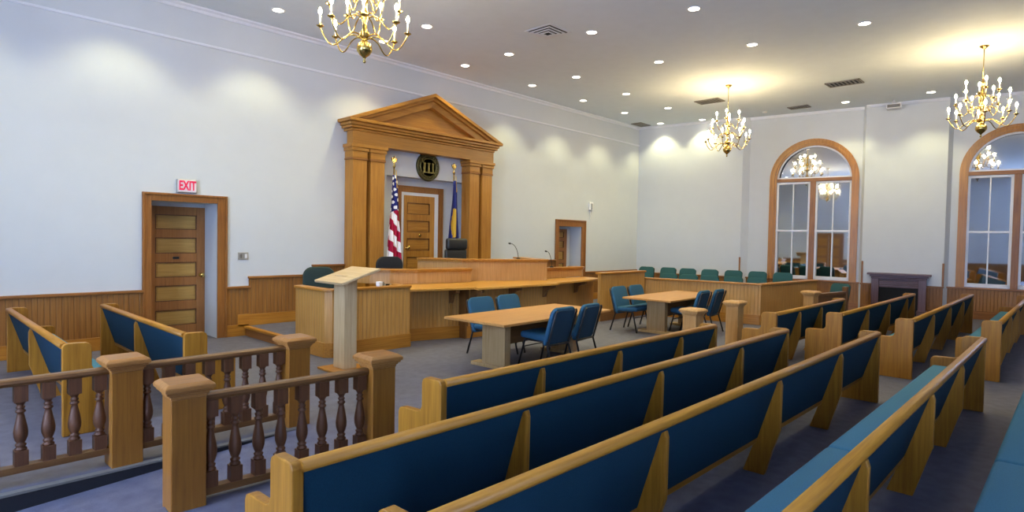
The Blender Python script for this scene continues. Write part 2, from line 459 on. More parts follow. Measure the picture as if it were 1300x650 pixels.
# left wall: wainscot and an oak double door
m = MB()
for a, b in ((YB, 5.75), (7.35, D)): m.box(XL, XL+.022, a, b, -.4, .87); m.box(XL, XL+.06, a, b, .85, .89)
struct(m.build('trim_30', 'bead_wall'))
m = MB().box(XL, XL+.05, 5.75, 5.88, -.4, 2.45); m.box(XL, XL+.05, 7.22, 7.35, -.4, 2.45); m.box(XL, XL+.05, 5.75, 7.35, 2.3, 2.45)
o = struct(m.build('door_4', 'trim_z'))
for a, b in ((5.88, 6.54), (6.56, 7.22)):
    lf = MB().box(XL+.002, XL+.03, a, b, -.38, 2.3).build('door_leaf', 'stile_z', o)
    for z in (-.1, .5, 1.1, 1.7): MB().box(XL+.025, XL+.04, a+.1, b-.1, z, z+.45).build('panel', 'gold_y', lf, .01)

# doors
def panel_door(k, x0, x1, z0, z1, yb, yf, rows, knob_side=1, casing=None, knobz=1.06, pm='panel_x', sm='stile_z'):
    """leaf filling x0..x1 at depth yb; casing = (outer x0, x1, z1, opening x0, x1, z1, base z)"""
    st = .115 if x1-x0 > .7 else .1
    m = MB()
    m.box(x0, x0+st-.03, yb-.045, yb, z0, z1); m.box(x1-st-.02, x1, yb-.045, yb, z0, z1)
    zs = [z0]+[z for r in rows for z in r]+[z1]
    for a, b in zip(zs[0::2], zs[1::2]): m.box(x0+st-.03, x1-st-.02, yb-.045, yb, a, b)
    o = struct(m.build('door_%d' % k, sm, None, .004))
    for a, b in rows:
        e0, e1 = x0+st-.03, x1-st-.02
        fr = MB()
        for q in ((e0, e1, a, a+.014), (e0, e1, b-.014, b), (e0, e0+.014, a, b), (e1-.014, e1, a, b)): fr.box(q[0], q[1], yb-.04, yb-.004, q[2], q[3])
        fr.build('panel_shade_line', 'bal', o)  # dark strips stand in for the shading round each recessed panel
        p = MB().box(x0+st-.03, x1-st-.02, yb-.018, yb-.003, a, b)
        p.box(x0+st, x1-st-.05, yb-.026, yb-.016, a+.035, b-.035)
        p.build('panel', pm, o, .006)
    if knob_side:
        kx = x1-.07 if knob_side > 0 else x0+.07
        kb = MB(); kb.lathe([(.0, -.02), (.036, -.02), (.036, -.01), (.014, -.005), (.014, .03), (.034, .04), (.042, .06), (.034, .082), (0, .09)], n=16)
        ko = kb.build('knob', 'brass', o, loc=(kx, yb-.06, knobz)); ko.rotation_euler = (R(90), 0, 0)
    if casing:
        a, b, t, ia, ib, it, zb = casing
        c = MB(); w0 = .035
        def U(xa, xb, za, xc, xd, zc, y0, y1):
            c.box(xa, xc, y0, y1, zb, za); c.box(xd, xb, y0, y1, zb, za); c.box(xc, xd, y0, y1, zc, za)
        U(a, b, t, ia, ib, it, yf-.03, yf); U(a, b, t, a+w0, b-w0, t-w0, yf-.05, yf-.03)
        c.build('door_frame', 'trim_z', o, .005)
    return o
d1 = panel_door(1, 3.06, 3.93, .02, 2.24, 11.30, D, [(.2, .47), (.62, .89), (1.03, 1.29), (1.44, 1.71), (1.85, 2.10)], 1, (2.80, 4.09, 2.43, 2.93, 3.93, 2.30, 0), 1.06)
MB().box(3.41, 3.51, 11.235, 11.26, 1.345, 1.385).build('latch_plate', 'black', d1, .006)
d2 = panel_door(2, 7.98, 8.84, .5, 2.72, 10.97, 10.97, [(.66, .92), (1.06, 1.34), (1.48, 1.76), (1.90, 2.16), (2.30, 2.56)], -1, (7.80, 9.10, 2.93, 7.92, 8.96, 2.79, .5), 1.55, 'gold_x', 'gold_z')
c = MB(); c.box(7.92, 7.98, 10.94, 10.97, .5, 2.79); c.box(8.84, 8.96, 10.94, 10.97, .5, 2.79); c.box(7.98, 8.84, 10.94, 10.97, 2.72, 2.79)
c.build('white_stop', 'white', d2)
kb = MB(); kb.lathe([(0, 0), (.04, .0), (.035, .015), (.0, .02)], n=12); ko = kb.build('brass_plate', 'brass', d2, loc=(8.42, 10.925, 1.83)); ko.rotation_euler = (R(90), 0, 0)
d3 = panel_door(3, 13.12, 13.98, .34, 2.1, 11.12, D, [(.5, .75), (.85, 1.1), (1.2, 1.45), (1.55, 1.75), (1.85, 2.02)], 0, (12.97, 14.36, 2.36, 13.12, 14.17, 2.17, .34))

# ================================================================== things
# ---- portico around the judge's door
def portico():
    y0 = D-.004
    t = thing('door_portico', 'golden oak classical portico with pediment and paired pilasters framing the judge door', 'portico', (0, 0, 0))
    xs = ((6.36, 6.68), (6.77, 7.10), (9.46, 9.76), (9.86, 10.18))
    yf = D-.30
    for a, b in xs:
        m = MB().box(a, b, yf, y0, .34, 3.30)
        p = m.build('pilaster', 'gold_z', t, .008)
        MB().box(a-.015, b+.015, yf-.015, y0, 3.30, 3.34).build('necking', 'trim_x', p, .005)
        cp = MB().box(a-.01, b+.01, yf-.01, y0, 3.34, 3.47); cp.box(a-.035, b+.035, yf-.03, y0, 3.47, 3.54); cp.box(a-.055, b+.055, yf-.05, y0, 3.54, 3.61)
        cp.build('capital', 'gold_x', p, .01)
        MB().box(a-.03, b+.03, yf-.03, y0, .34, .62).build('plinth', 'gold_z', p, .008)
    MB().box(6.34, 10.20, yf-.02, y0-.10, 3.61, 3.86).build('entablature', 'gold_x', t, .006)
    # raking and flat cornices
    prof = [(0, 0), (-.38, 0), (-.40, .05), (-.46, .10), (-.47, .16), (-.50, .22), (0, .22)]
    m = MB(); 
    xl, xr = 6.24, 10.34
    # cornice with returns at both ends
    for (o, z0, z1) in ((.02, 3.86, 3.91), (.07, 3.91, 3.96), (.10, 3.96, 4.02), (.16, 4.02, 4.08)):
        m.box(6.34-o, 10.20+o, yf-.02-o, y0, z0, z1)
    m.build('cornice', 'gold_x', t, .012)
    cx, za, zb = 8.36, 4.90, 4.08
    L, Rr = 6.18, 10.36
    rk = MB()
    def rake(x0, z0, x1, z1, th, yf_):
        rk.prism([(x0, z0), (x1, z1), (x1, z1-th), (x0+.0, z0-th*.02 if False else z0)], yf_, y0, 'y')
    cx = (L+Rr)/2
    for th0, th1, yy in ((0, .07, yf-.18), (.07, .13, yf-.12), (.13, .27, yf-.06)):
        # each band of the sloping cornice follows the roof pitch on both sides
        sl_ = (za-zb)/(cx-L); ln = math.hypot(1, sl_)
        for sgn in (-1, 1):
            def pt(d, at_apex):
                if at_apex: return (cx, za-d*ln)
                x = L+d*ln/sl_
                return ((x, zb) if sgn < 0 else (2*cx-x, zb))
            rk.prism([pt(th0, False), pt(th0, True), pt(th1, True), pt(th1, False)], yy, y0, 'y')
    rk.build('raking_cornice', 'gold_x', t, .006)
    d = .27*math.hypot(1, (za-zb)/(cx-L))
    MB().prism([(L+.7, zb), (2*cx-L-.7, zb), (cx, za-d+.02)], yf+.06, y0, 'y').build('tympanum', 'gold_x', t)
    return t
portico()

# ---- seal on the header
t = thing('bronze_seal', 'round bronze seal with three columns under an arch above the judge door', 'seal', (8.44, D, 3.37))
m = MB(); m.lathe([(0, 0), (.325, 0), (.325, .02), (.31, .04), (.28, .045), (.27, .03), (0, .03)], n=40)
d = m.build('disc', 'bronze', t); d.rotation_euler = (R(90), 0, 0)
rl = MB(); rl.lathe([(.235, .03), (.235, .042), (.225, .045), (.215, .042), (.215, .03)], n=40)
r1 = rl.build('inner_ring', 'bronzehi', t); r1.rotation_euler = (R(90), 0, 0)
cm = MB()
for x in (-.12, 0, .12):
    cm.box(x-.022, x+.022, -.05, -.025, -.10, .06); cm.box(x-.034, x+.034, -.052, -.025, .06, .08); cm.box(x-.034, x+.034, -.052, -.025, -.12, -.10)
cm.box(-.17, .17, -.05, -.025, -.145, -.12)
arc = [(-.165*cos(pi*k/14), -.045, .08+.10*sin(pi*k/14)) for k in range(15)]
cm.tube(arc, .016, 6)
cm.build('column_relief', 'bronzehi', t)
lt = MB()
for k in range(26):
    a = 2*pi*k/26; c_, s_ = cos(a)*.253, sin(a)*.253
    lt.box(c_-.007, c_+.007, -.042, -.028, s_-.014, s_+.014)
lt.build('rim_lettering', 'bronzehi', t)['kind'] = 'stuff'

# ---- flags on poles
def flag(name, label, x, y, mat, top, bot, w0, w1, seed, lean, turn):
    t = thing(name, label, 'flag', (x, y, .34))
    MB().lathe([(0, 0), (.13, 0), (.13, .03), (.1, .05), (.03, .09), (.02, .12), (0, .12)], n=20).build('base', 'brass', t)
    MB().lathe([(.016, .1), (.016, top+.16-.34), (0, top+.16-.34)], n=10).build('pole', 'brass', t)
    f = MB(); zt = top+.16-.34
    f.lathe([(.012, zt), (.03, zt+.01), (.03, zt+.03), (.012, zt+.05), (.02, zt+.07), (.012, zt+.1), (0, zt+.12)], n=10)
    f.prism([(-.07, zt+.2), (-.05, zt+.13), (0, zt+.1), (.05, zt+.13), (.07, zt+.2), (.03, zt+.17), (0, zt+.24), (-.03, zt+.17)], -.012, .012, 'y')
    f.build('finial', 'brass', t)
    nu, nv = 46, 60
    vs, uvs, fs = [], [], []
    rnd = random.Random(seed)
    for j in range(nv+1):
        v = j/nv
        z = top-.34-(top-bot)*v
        half = (w0+(w1-w0)*v**.8)
        for i in range(nu+1):
            u = i/nu
            fx = (sin(u*pi*5+seed+v*1.3)*.5+.5)
            xx = -half+2*half*u+lean*v
            yy = -.035-.05*v*sin(u*pi*6+seed)-.02*sin(v*5+u*9)-.03*v
            zz = z-.10*v*(1-u)+(0 if v < .9 else .02*sin(u*12))
            vs.append((xx, yy, zz)); uvs.append((u, v))
    for j in range(nv):
        for i in range(nu):
            a = j*(nu+1)+i; fs.append((a, a+1, a+nu+2, a+nu+1))
    me = bpy.data.meshes.new('cloth'); me.from_pydata(vs, [], fs)
    uvl = me.uv_layers.new(name='UVMap')
    for lp in me.loops:
        u, v = uvs[lp.vertex_index]
        uvl.data[lp.index].uv = turn(u, v)
    for p in me.polygons: p.use_smooth = True
    me.materials.append(M[mat])
    o = bpy.data.objects.new('cloth', me); COL.objects.link(o); o.parent = t
    so = o.modifiers.new('thick', 'SOLIDIFY'); so.thickness = .004
    MB().tube([(.02, -.045, zt-.05), (.03, -.06, zt-.3), (.035, -.065, zt-.42)], [.006, .006, .014], 6).build('tassel', 'fringe', t)
    return t
flag('flag', 'draped United States flag on a brass pole left of the judge door', 7.30, 10.36, 'usflag', 3.06, 1.2, .05, .185, 1.2, -.05,
     lambda u, v: (v*1.05+.03*u, v*.66-u*.15+.35))
flag('flag', 'draped navy state flag with gold emblem and fringe right of the judge door', 8.93, 10.36, 'stateflag', 3.08, 1.2, .04, .18, 2.3, -.06,
     lambda u, v: (u, v))

# ---- exit sign, switch, strobe, thermostat
t = thing('exit_sign', 'illuminated red and white EXIT sign above the left door', 'exit sign', (3.44, D-.03, 2.56))
MB().box(-.15, .15, -.035, .03, -.11, .11).build('housing', 'steel', t, .008)
MB().box(-.135, .135, -.04, -.034, -.095, .095).build('face', 'exitface', t)
cu = bpy.data.curves.new('txt', 'FONT'); cu.body = 'EXIT'; cu.size = .21; cu.align_x = 'CENTER'; cu.align_y = 'CENTER'; cu.extrude = .003; cu.offset = .006
to = bpy.data.objects.new('txt', cu); COL.objects.link(to)
dg = bpy.context.evaluated_depsgraph_get(); me = bpy.data.meshes.new_from_object(to.evaluated_get(dg))
bpy.data.objects.remove(to); me.materials.clear(); me.materials.append(M['red'])
lo = bpy.data.objects.new('lettering', me); COL.objects.link(lo); lo.parent = t; lo.rotation_euler = (R(90), 0, 0); lo.location = (0, -.046, 0); lo.scale = (.60, 1, 1)
lo['label'] = 'red EXIT lettering'
t = thing('light_switch', 'double metal light switch plate on the wall right of the left door', 'light switch', (4.37, D, 1.405))
MB().box(-.09, .09, -.01, 0, -.065, .065).build('plate', 'steel', t, .003)
for x in (-.045, .045): MB().box(x-.018, x+.018, -.018, -.008, -.035, .035).build('rocker', 'plastic' if x > 0 else 'grey', t, .002)
t = thing('strobe_alarm', 'white wall strobe alarm above and right of the small far door', 'alarm', (14.6, D, 2.80))
MB().box(-.09, .09, -.05, 0, -.12, .12).build('housing', 'plastic', t, .012)
MB().box(-.03, .03, -.075, -.045, -.08, .08).build('lens', 'steel', t, .008)
MB().box(-.012, .012, -.02, 0, -.42, -.12).build('conduit', 'plastic', t)

# ---- witness box
def cap_poly(m, pts, z0, z1): m.prism(pts, z0, z1, 'z')
t = thing('witness_box', 'oak bead-board witness box behind the lectern at the bench left end', 'witness box')
y0, y1, x0, x1 = 7.93, 8.90, 4.45, 5.93
m = MB()
m.prism([(x0, y0+.08), (x0+.08, y0), (x1, y0), (x1, y0+.32), (x1-.06, y0+.32), (x1-.06, y0+.07), (x0+.1, y0+.07), (x0+.07, y0+.1), (x0+.07, y1), (x0, y1)], 0, .97)
m.build('panelling', 'bead', t)
m = MB(); e = .035
m.prism([(x0-e, y0+.06), (x0+.06, y0-e), (x1+.01, y0-e), (x1+.01, y0+.36), (x1-.12, y0+.36), (x1-.12, y0+.12), (x0+.14, y0+.12), (x0+.12, y0+.14), (x0+.12, y1), (x0-e, y1)], .97, 1.01)
m.build('cap_rail', 'oak_x', t, .01)
m = MB(); e = .022
m.prism([(x0-e, y0+.07), (x0+.07, y0-e), (x1+.012, y0-e), (x1+.012, y0+.2), (x1+.002, y0+.2), (x1+.002, y0), (x0+.08, y0), (x0, y0+.08), (x0, y1), (x0-e, y1)], 0, .22)
m.build('base_board', 'oak_x', t, .006)

# ---- long counter in front of the bench
t = thing('bench_counter', 'long golden oak counter on brackets across the front of the judicial bench', 'counter')
m = MB()
m.prism([(5.955, 8.05), (7.19, 7.72), (7.75, 8.9), (6.3, 9.05)], .885, .925)
m.prism([(7.10, 7.56), (9.22, 7.48), (9.9, 8.6), (7.7, 8.95)], .889, .929)
m.prism([(9.22, 7.64), (10.8, 7.83), (11.35, 7.92), (11.4, 8.48), (9.8, 8.6)], .885, .925)
m.build('worktop', 'counter', t, .006)
def slab(p, q, th, z0, z1, mm=None):
    d = Vector((q[0]-p[0], q[1]-p[1])); n = Vector((-d.y, d.x)).normalized()*th
    mm = mm or MB()
    mm.prism([p, q, (q[0]+n.x, q[1]+n.y), (p[0]+n.x, p[1]+n.y)], z0, z1); return mm
def rot_panel(name, p, q, th, z0, z1, mat, parent, bevel=0):
    """a panel from p to q built along its own local x so that the boards follow it"""
    d = Vector((q[0]-p[0], q[1]-p[1])); o = MB().box(0, d.length, 0, th, z0, z1).build(name, mat, parent, bevel, loc=(p[0], p[1], 0), rotz=math.atan2(d.y, d.x)); return o
segs = [((5.99, 8.38), (7.16, 8.06)), ((7.16, 7.92), (9.3, 7.86)), ((9.3, 8.02), (11.38, 8.2))]
for p, q in segs:
    o = rot_panel('front_panel', p, q, .06, 0, .885, 'bead', t)
    d = Vector((q[0]-p[0], q[1]-p[1])).length
    MB().box(0, d, -.02, 0, 0, .22).build('base_board', 'oak_x', o, .006)
MB().box(7.12, 7.2, 7.9, 8.1, 0, .885).build('corner_stile', 'rail_z', t, .004)
def corbel(x, y, rz):
    m = MB()
    pr_ = [(0, 0), (-.30, 0), (-.30, -.05), (-.24, -.07), (-.17, -.075), (-.10, -.12), (-.075, -.2), (-.05, -.25), (0, -.26)]
    m.prism([(a, .885+b) for a, b in pr_], -.035, .035, 'x')
    m.build('bracket', 'rail_z', t, .004, loc=(x, y, 0), rotz=rz)
for x, y, rz in ((6.95, 8.11, -.27), (7.28, 7.91, -.03), (8.25, 7.89, -.03), (9.2, 7.86, -.03), (10.55, 8.11, .1)): corbel(x, y, rz)

# ---- raised bench tiers
def tier(name, label, pts, zb, zt, capt, cat='bench', over=.035):
    t = thing(name, label, cat)
    for p, q in zip(pts[:-1], pts[1:]): rot_panel('front_panel', p, q, .05, zb, zt, 'tier', t)
    m = MB(); P = [Vector(p) for p in pts]; out, inn = [], []
    for i, p in enumerate(P):
        d1 = (P[i]-P[i-1]).normalized() if i else None; d2 = (P[i+1]-P[i]).normalized() if i < len(P)-1 else None
        d = ((d1 or d2)+(d2 or d1)).normalized(); n = Vector((-d.y, d.x))
        k = 1/max(.5, n.dot(Vector((-(d2 or d1).y, (d2 or d1).x))))
        out.append(p-n*over*k); inn.append(p+n*.22*k)
    for i in range(len(P)-1):
        m.prism([out[i], out[i+1], inn[i+1], inn[i]], zt, zt+capt)
    m.build('cap_rail', 'oak_x', t, .008)
    m = MB()
    for i in range(len(P)-1):
        m.prism([out[i]*.6+P[i]*.4, out[i+1]*.6+P[i+1]*.4, P[i+1], P[i]], zt-.03, zt)
    m.build('cap_moulding', 'oak_x', t, .004)
    return t
tier('clerk_bench', 'lower left tier of the oak bench with a curved end behind the witness box', [(6.05, 9.75), (6.12, 9.4), (6.35, 9.1), (6.8, 8.88), (7.7, 8.72), (8.0, 8.72)], .93, 1.165, .035, 'bench')
tier('judge_bench', 'tallest centre tier of the oak bench in front of the judge chair', [(7.62, 9.95), (8.02, 9.02), (8.7, 8.64), (9.66, 8.17), (9.74, 8.24), (10.3, 9.5)], .93, 1.335, .035, 'bench')
tier('reporter_bench', 'lower right tier of the oak bench below the small door', [(10.12, 8.6), (11.35, 8.52), (11.5, 8.6), (11.55, 8.9)], .93, 1.125, .035, 'bench')

# ---- panelled partition right of the bench
t = thing('panelled_partition', 'oak bead-board partition between the bench and the jury box', 'partition')
MB().box(10.90, 12.72, 7.66, 7.74, 0, 1.04).build('panelling', 'bead', t)
MB().box(10.88, 12.74, 7.62, 7.80, 1.04, 1.08).build('cap_rail', 'oak_x', t, .01)
MB().box(10.90, 12.72, 7.635, 7.66, 0, .23).build('base_board', 'rail_x', t, .006)

# ---- jury box
t = thing('jury_box', 'long oak bead-board jury box front with side return below the green chairs', 'jury box')
C0, C1, C2 = (12.78, 7.92), (13.2, 5.05), (16.1, 4.78)
for p, q in ((C0, C1), (C1, C2)):
    o = rot_panel('panelling', p, q, .07, 0, .865, 'bead', t)
    L_ = (Vector(q)-Vector(p)).length
    MB().box(-.01, L_, -.022, 0, 0, .22).build('base_board', 'oak_x', o, .006)
m = MB(); P = [Vector(C0), Vector(C1), Vector(C2)]; e = .04
d1 = (P[1]-P[0]).normalized(); d2 = (P[2]-P[1]).normalized()
n1 = Vector((-d1.y, d1.x)); n2 = Vector((-d2.y, d2.x))
nb = (n1+n2)/(1+n1.dot(n2))
m.prism([P[0]-n1*e, P[1]-nb*e, P[1]+nb*.14, P[0]+n1*.14], .865, .905); m.prism([P[1]-nb*e, P[2]-n2*e, P[2]+n2*.14, P[1]+nb*.14], .865, .905)
m.build('cap_rail', 'oak_x', t, .01)
# risers for the jurors
m = MB().box(1.55, 5.35, -4.05, -2.55, 0, .10); struct(m.build('floor_jury', 'carpet', loc=(FW[0], FW[1], 0), rotz=FWROT))
m = MB().box(1.2, 5.45, -2.55, -.1, 0, .2); struct(m.build('floor_jury_back', 'carpet', loc=(FW[0], FW[1], 0), rotz=FWROT))

# ---- stacking chairs
def rr(w, h, r, n=5):
    P = []
    for cx, cy, a0 in ((w/2-r, h-r, 0), (-w/2+r, h-r, 90), (-w/2+r*.5, r*.5, 180), (w/2-r*.5, r*.5, 270)):
        q = r if cy > h/2 else r*.5
        for k in range(n): a = R(a0+90*k/(n-1)); P.append((cx+q*cos(a), cy+q*sin(a)))
    return P
def make_chair(label, cloth, shell, group, loc, rz):
    """faces local +y; backrest at the rear"""
    t = thing('stacking_chair', label, 'chair', loc, rz, group)
    m = MB().box(-.255, .255, -.20, .26, 0, .095)
    s = m.build('seat', cloth, t, .04, 4, loc=(0, 0, .40)); s.rotation_euler = (R(3), 0, 0)
    m = MB(); m.prism(rr(.54, .545, .1), 0, .055, 'y')
    b = m.build('backrest', cloth, t, .02, 3, loc=(0, -.205, .335)); b.rotation_euler = (R(16), 0, 0)
    m = MB(); m.prism(rr(.44, .49, .07), -.022, 0, 'y')
    p = m.build('back_panel', shell, t, .008, 2, loc=(0, -.205, .36)); p.rotation_euler = (R(16), 0, 0)
    for sx in (-1, 1):
        x = sx*.242
        MB().tube([(x*1.06, -.33, 0), (x, -.232, .33), (x, -.256, .42), (x, -.365, .80), (x*.9, -.373, .83)], .015, 8).build('rear_leg', 'black', t)
        MB().tube([(x*1.06, .27, 0), (x, .17, .385), (x, .12, .395)], .014, 8).build('front_leg', 'black', t)
        MB().tube([(x, -.23, .395), (x, .17, .395)], .0115, 8).build('side_rail', 'black', t)
    m = MB(); m.tube([(-.245, .195, .29), (.245, .195, .29)], .008, 6); m.build('stretcher', 'black', t)
    MB().tube([(-.24, -.236, .345), (.24, -.236, .345)], .014, 6).build('back_bar', 'black', t)
    return t
G1 = 'blue chairs around the counsel tables'
c0 = make_chair('left blue chair with its back to the pews at the nearer table', 'chaircloth', 'chairback', G1, (6.44, 5.46, 0), R(3))
for lb, x, y, rz in (
    ('right blue chair with its back to the pews at the nearer table', 7.10, 5.50, R(7)),
    ('left blue chair facing the pews behind the nearer table', 6.52, 6.56, R(181)),
    ('right blue chair facing the pews behind the nearer table', 7.20, 6.60, R(184)),
    ('left blue chair facing the pews behind the farther table', 10.32, 6.49, R(182)),
    ('right blue chair facing the pews behind the farther table', 10.98, 6.50, R(183)),
    ('left blue chair with its back to the pews at the farther table', 10.81, 5.53, R(3)),
    ('right blue chair with its back to the pews at the farther table', 11.39, 5.50, R(6))):
    dup(c0, (x, y, 0), rz, lb, G1)
G2 = 'green chairs in the jury box'
ordn = ['first', 'second', 'third', 'fourth', 'fifth', 'sixth', 'seventh']
face = math.atan2(sin(PH)*0-.1457, -.9893)-pi/2     # towards the well
bk = [(14.92, 8.93), (15.06, 8.33), (15.09, 7.76), (15.18, 7.17), (15.26, 6.56), (15.35, 5.97), (15.44, 5.38)]
j0 = make_chair('green juror chair, first of the back row, beside the judge wall corner', 'jurycloth', 'jurycloth', G2, (bk[0][0]-.28, bk[0][1]-.04, .2), face)
j0.scale = (.84, 1, 1)
for i, (x, y) in enumerate(bk[1:]):
    dup(j0, (x-.28, y-.04, .2), face, 'green juror chair, %s of the back row counted from the judge wall' % ordn[i+1] if i < 5 else 'green juror chair at the window end of the back row', G2)
for i, (x, y) in enumerate([(13.97, 7.70), (14.04, 7.18), (14.1, 6.66), (14.18, 6.09), (14.26, 5.56)]):
    dup(j0, (x-.28, y-.04, .1), face, 'green juror chair, %s of the front row counted from the judge wall' % ordn[i], G2)
dup(j0, (15.35, 4.2, 0), R(75), 'single green chair behind the short rail below the left arched window')

# ---- office chairs behind the bench
def office_chair(name, label, loc, rz, zseat, ztop, w, mat, two):
    t = thing(name, label, 'chair', loc, rz)
    MB().box(-w*.48, w*.48, -.24, .26, zseat-.1, zseat).build('seat', mat, t, .045, 4)
    if two:
        MB().box(-w/2, w/2, -.30, -.20, zseat+.08, ztop-.24).build('backrest', mat, t, .045, 4)
        MB().box(-w*.47, w*.47, -.29, -.16, ztop-.25, ztop).build('headrest', mat, t, .05, 4)
    else:
        m = MB(); m.prism([(x, z+zseat+.1) for x, z in rr(w, ztop-zseat-.1, .16, 7)], -.30, -.23, 'y'); m.build('backrest', mat, t, .02, 3)
    MB().box(-.03, .03, -.33, -.29, zseat-.08, zseat+.35).build('back_bar', 'black', t, .006)
    MB().lathe([(.03, .1), (.03, zseat-.1), (0, zseat-.1)], n=12).build('gas_column', 'black', t)
    for k in range(5):
        a = 2*pi*k/5; l = MB().tube([(0, 0, .11), (.16*cos(a), .16*sin(a), .1), (.3*cos(a), .3*sin(a), .065)], [.03, .024, .018], 8).build('leg', 'black', t)
        MB().lathe([(0, 0), (.028, .0), (.028, .055), (0, .055)], (.3*cos(a), .3*sin(a), 0), 10).build('caster', 'black', l)
    for sx in (-1, 1):
        MB().tube([(sx*w*.46, -.22, zseat+.2), (sx*w*.52, -.05, zseat+.22), (sx*w*.52, .16, zseat+.2), (sx*w*.46, .12, zseat-.04)], .02, 8).build('arm', 'black', t)
    return t
office_chair('executive_chair', 'tall black leather chair of the judge behind the centre bench', (8.64, 9.68, .5), R(180), .5, 1.28, .60, 'leather', True)
office_chair('desk_chair', 'dark rounded-back chair behind the left bench tier below the striped flag', (6.86, 9.62, .34), R(175), .48, 1.06, .58, 'mesh', False)
office_chair('desk_chair', 'dark green chair inside the witness box', (5.12, 9.28, .17), R(165), .5, 1.08, .54, 'dkgreen', False)

# ---- microphones and the small box
def mic(label, x, y, z, dx, dz):
    t = thing('gooseneck_microphone', label, 'microphone', (x, y, z))
    MB().lathe([(0, 0), (.045, 0), (.045, .02), (.012, .03), (0, .03)], n=14).build('base', 'black', t)
    pts = [(dx*(k/8)**1.6, 0, .02+dz*sin(k/8*pi*.5)) for k in range(9)]
    MB().tube(pts, .006, 6).build('gooseneck', 'black', t)
    e = Vector(pts[-1]); d = (e-Vector(pts[-2])).normalized()
    MB().tube([e, e+d*.015, e+d*.06], [.012, .02, .012], 8).build('mic_head', 'black', t)
mic('gooseneck microphone on the tall centre bench', 9.25, 8.62, 1.37, -.24, .30)
mic('gooseneck microphone on the lower right bench tier', 10.45, 8.7, 1.16, -.18, .34)
t = thing('desk_clock', 'small white box with a dark side on the witness box ledge', 'small box', (5.38, 7.985, 1.01), R(20))
MB().box(-.05, .03, -.035, .035, 0, .075).build('case', 'plastic', t, .006)
MB().box(.03, .085, -.03, .03, .015, .065).build('dark_end', 'grey', t, .006)

# ---- lectern
t = thing('lectern', 'pale oak lectern with sloped top on a square column in front of the witness box', 'lectern', (4.27, 7.12, 0))
MB().box(-.10, .09, -.13, .14, .03, 1.27).build('column', 'pale_z', t, .005)
MB().box(-.26, .26, -.24, .28, 0, .03).build('base_plate', 'oak_x', t, .006)
tp = MB().box(-.30, .30, -.35, .35, 0, .035).build('sloped_top', 'pale_y', t, .008, loc=(0.01, -.02, 1.25)); tp.rotation_euler = (0, R(-17), 0)

# ---- counsel tables
def counsel_table(label, x, y, rz, L, W, h=.70):
    t = thing('counsel_table', label, 'table', (x, y, 0), rz, 'counsel tables')
    MB().box(-L/2, L/2, -W/2, W/2, h-.035, h).build('tabletop', 'table', t, .006)
    for sx in (-1, 1):
        xx = sx*(L/2-.47)
        p = MB().box(xx-.06, xx+.06, -W*.19, W*.19, .05, h-.035).build('pedestal', 'ped', t, .004)
        MB().box(xx-.09, xx+.09, -W*.36, W*.36, 0, .05).build('foot', 'ped', p, .006)
    MB().box(-L/2+.5, L/2-.5, -.02, .02, .3, h-.035).build('modesty_panel', 'rail_x', t)
counsel_table('oak counsel table with panel legs, nearer one in front of the bench', 6.66, 5.89, R(2.6), 2.54, 1.12)
counsel_table('oak counsel table with panel legs, farther one beside the jury box', 11.1, 6.0, R(2.0), 2.3, 1.02)

# ---- pews
PT = .815
def pew(label, loc, rz, L, sup, cuts, group, left_end=True, right_end=True):
    """faces local +y, runs along local +x from 0 to L; the back rail is at local y = 0"""
    t = thing('pew', label, 'pew', loc, rz, group)
    def end():
        P = [(0, 0), (0, PT-.03), (.012, PT-.008), (.035, PT), (.175, PT-.003), (.205, PT-.02), (.215, PT-.05), (.215, .60), (.235, .565), (.27, .555), (.44, .55), (.475, .54), (.49, .51), (.49, .05), (.47, 0)]
        return P
    for x0, on in ((-.0, left_end), (L-.055, right_end)):
        if on: MB().prism(end(), x0, x0+.055, 'x').build('end_panel', 'pew_z', t, .007)
    a, b = .055, L-.055
    rail = [(-.008, PT-.045), (-.014, PT-.028), (-.010, PT-.008), (.003, PT), (.040, PT), (.052, PT-.01), (.054, PT-.028), (.046, PT-.042)]
    MB().prism(rail, a-.01, b+.01, 'x', True).build('top_rail', 'pew_x', t)
    bp = MB().prism([(.006, PT-.04), (.043, PT-.04), (.20, .27), (.16, .27)], a, b, 'x')
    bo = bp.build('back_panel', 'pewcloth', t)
    MB().prism([(.155, .29), (.175, .29), (.215, .235), (.165, .235)], a, b, 'x').build('lower_rail', 'pew_x', bo, .004)
    for x in sup:
        MB().prism([(0, PT-.06), (.02, PT-.075), (.165, .30), (.265, 0), (.10, 0), (.015, .30), (-.008, .37), (-.012, PT-.10)], x-.022, x+.022, 'x').build('support', 'pew_z', t, .006)
    MB().box(a, b, .19, .455, .335, .37).build('seat_board', 'pew_x', t, .006)
    xs = [a]+cuts+[b]
    for p, q in zip(xs[:-1], xs[1:]):
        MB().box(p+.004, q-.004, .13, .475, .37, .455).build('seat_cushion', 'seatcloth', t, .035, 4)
    return t
GA = 'long pews in the near block'; GB = 'pews in the far block by the windows'
pew('front oak and blue pew of the near block, closest to the counsel tables', (2.62, 3.14, 0), 0, 4.28, [1.07, 2.2, 3.4], [2.14], GA)
pew('oak and blue pew of the near block, second row from the counsel tables', (1.20, 2.42, 0), 0, 6.02, [1.5, 3.12, 4.70], [3.0], GA)
pew('oak and blue pew of the near block, third row from the counsel tables', (1.24, 1.63, 0), 0, 6.59, [1.73, 3.47, 5.07], [3.3], GA)
pew('near-block pew showing its long blue seat and rail in the right foreground', (1.6, .725, 0), 0, 6.68, [1.70, 3.5, 4.95], [2.75], GA)
pew('pew in the lower right corner with only its blue seat showing', (2.0, -.11, 0), 0, 6.6, [1.6, 3.3, 5.0], [2.86], GA)
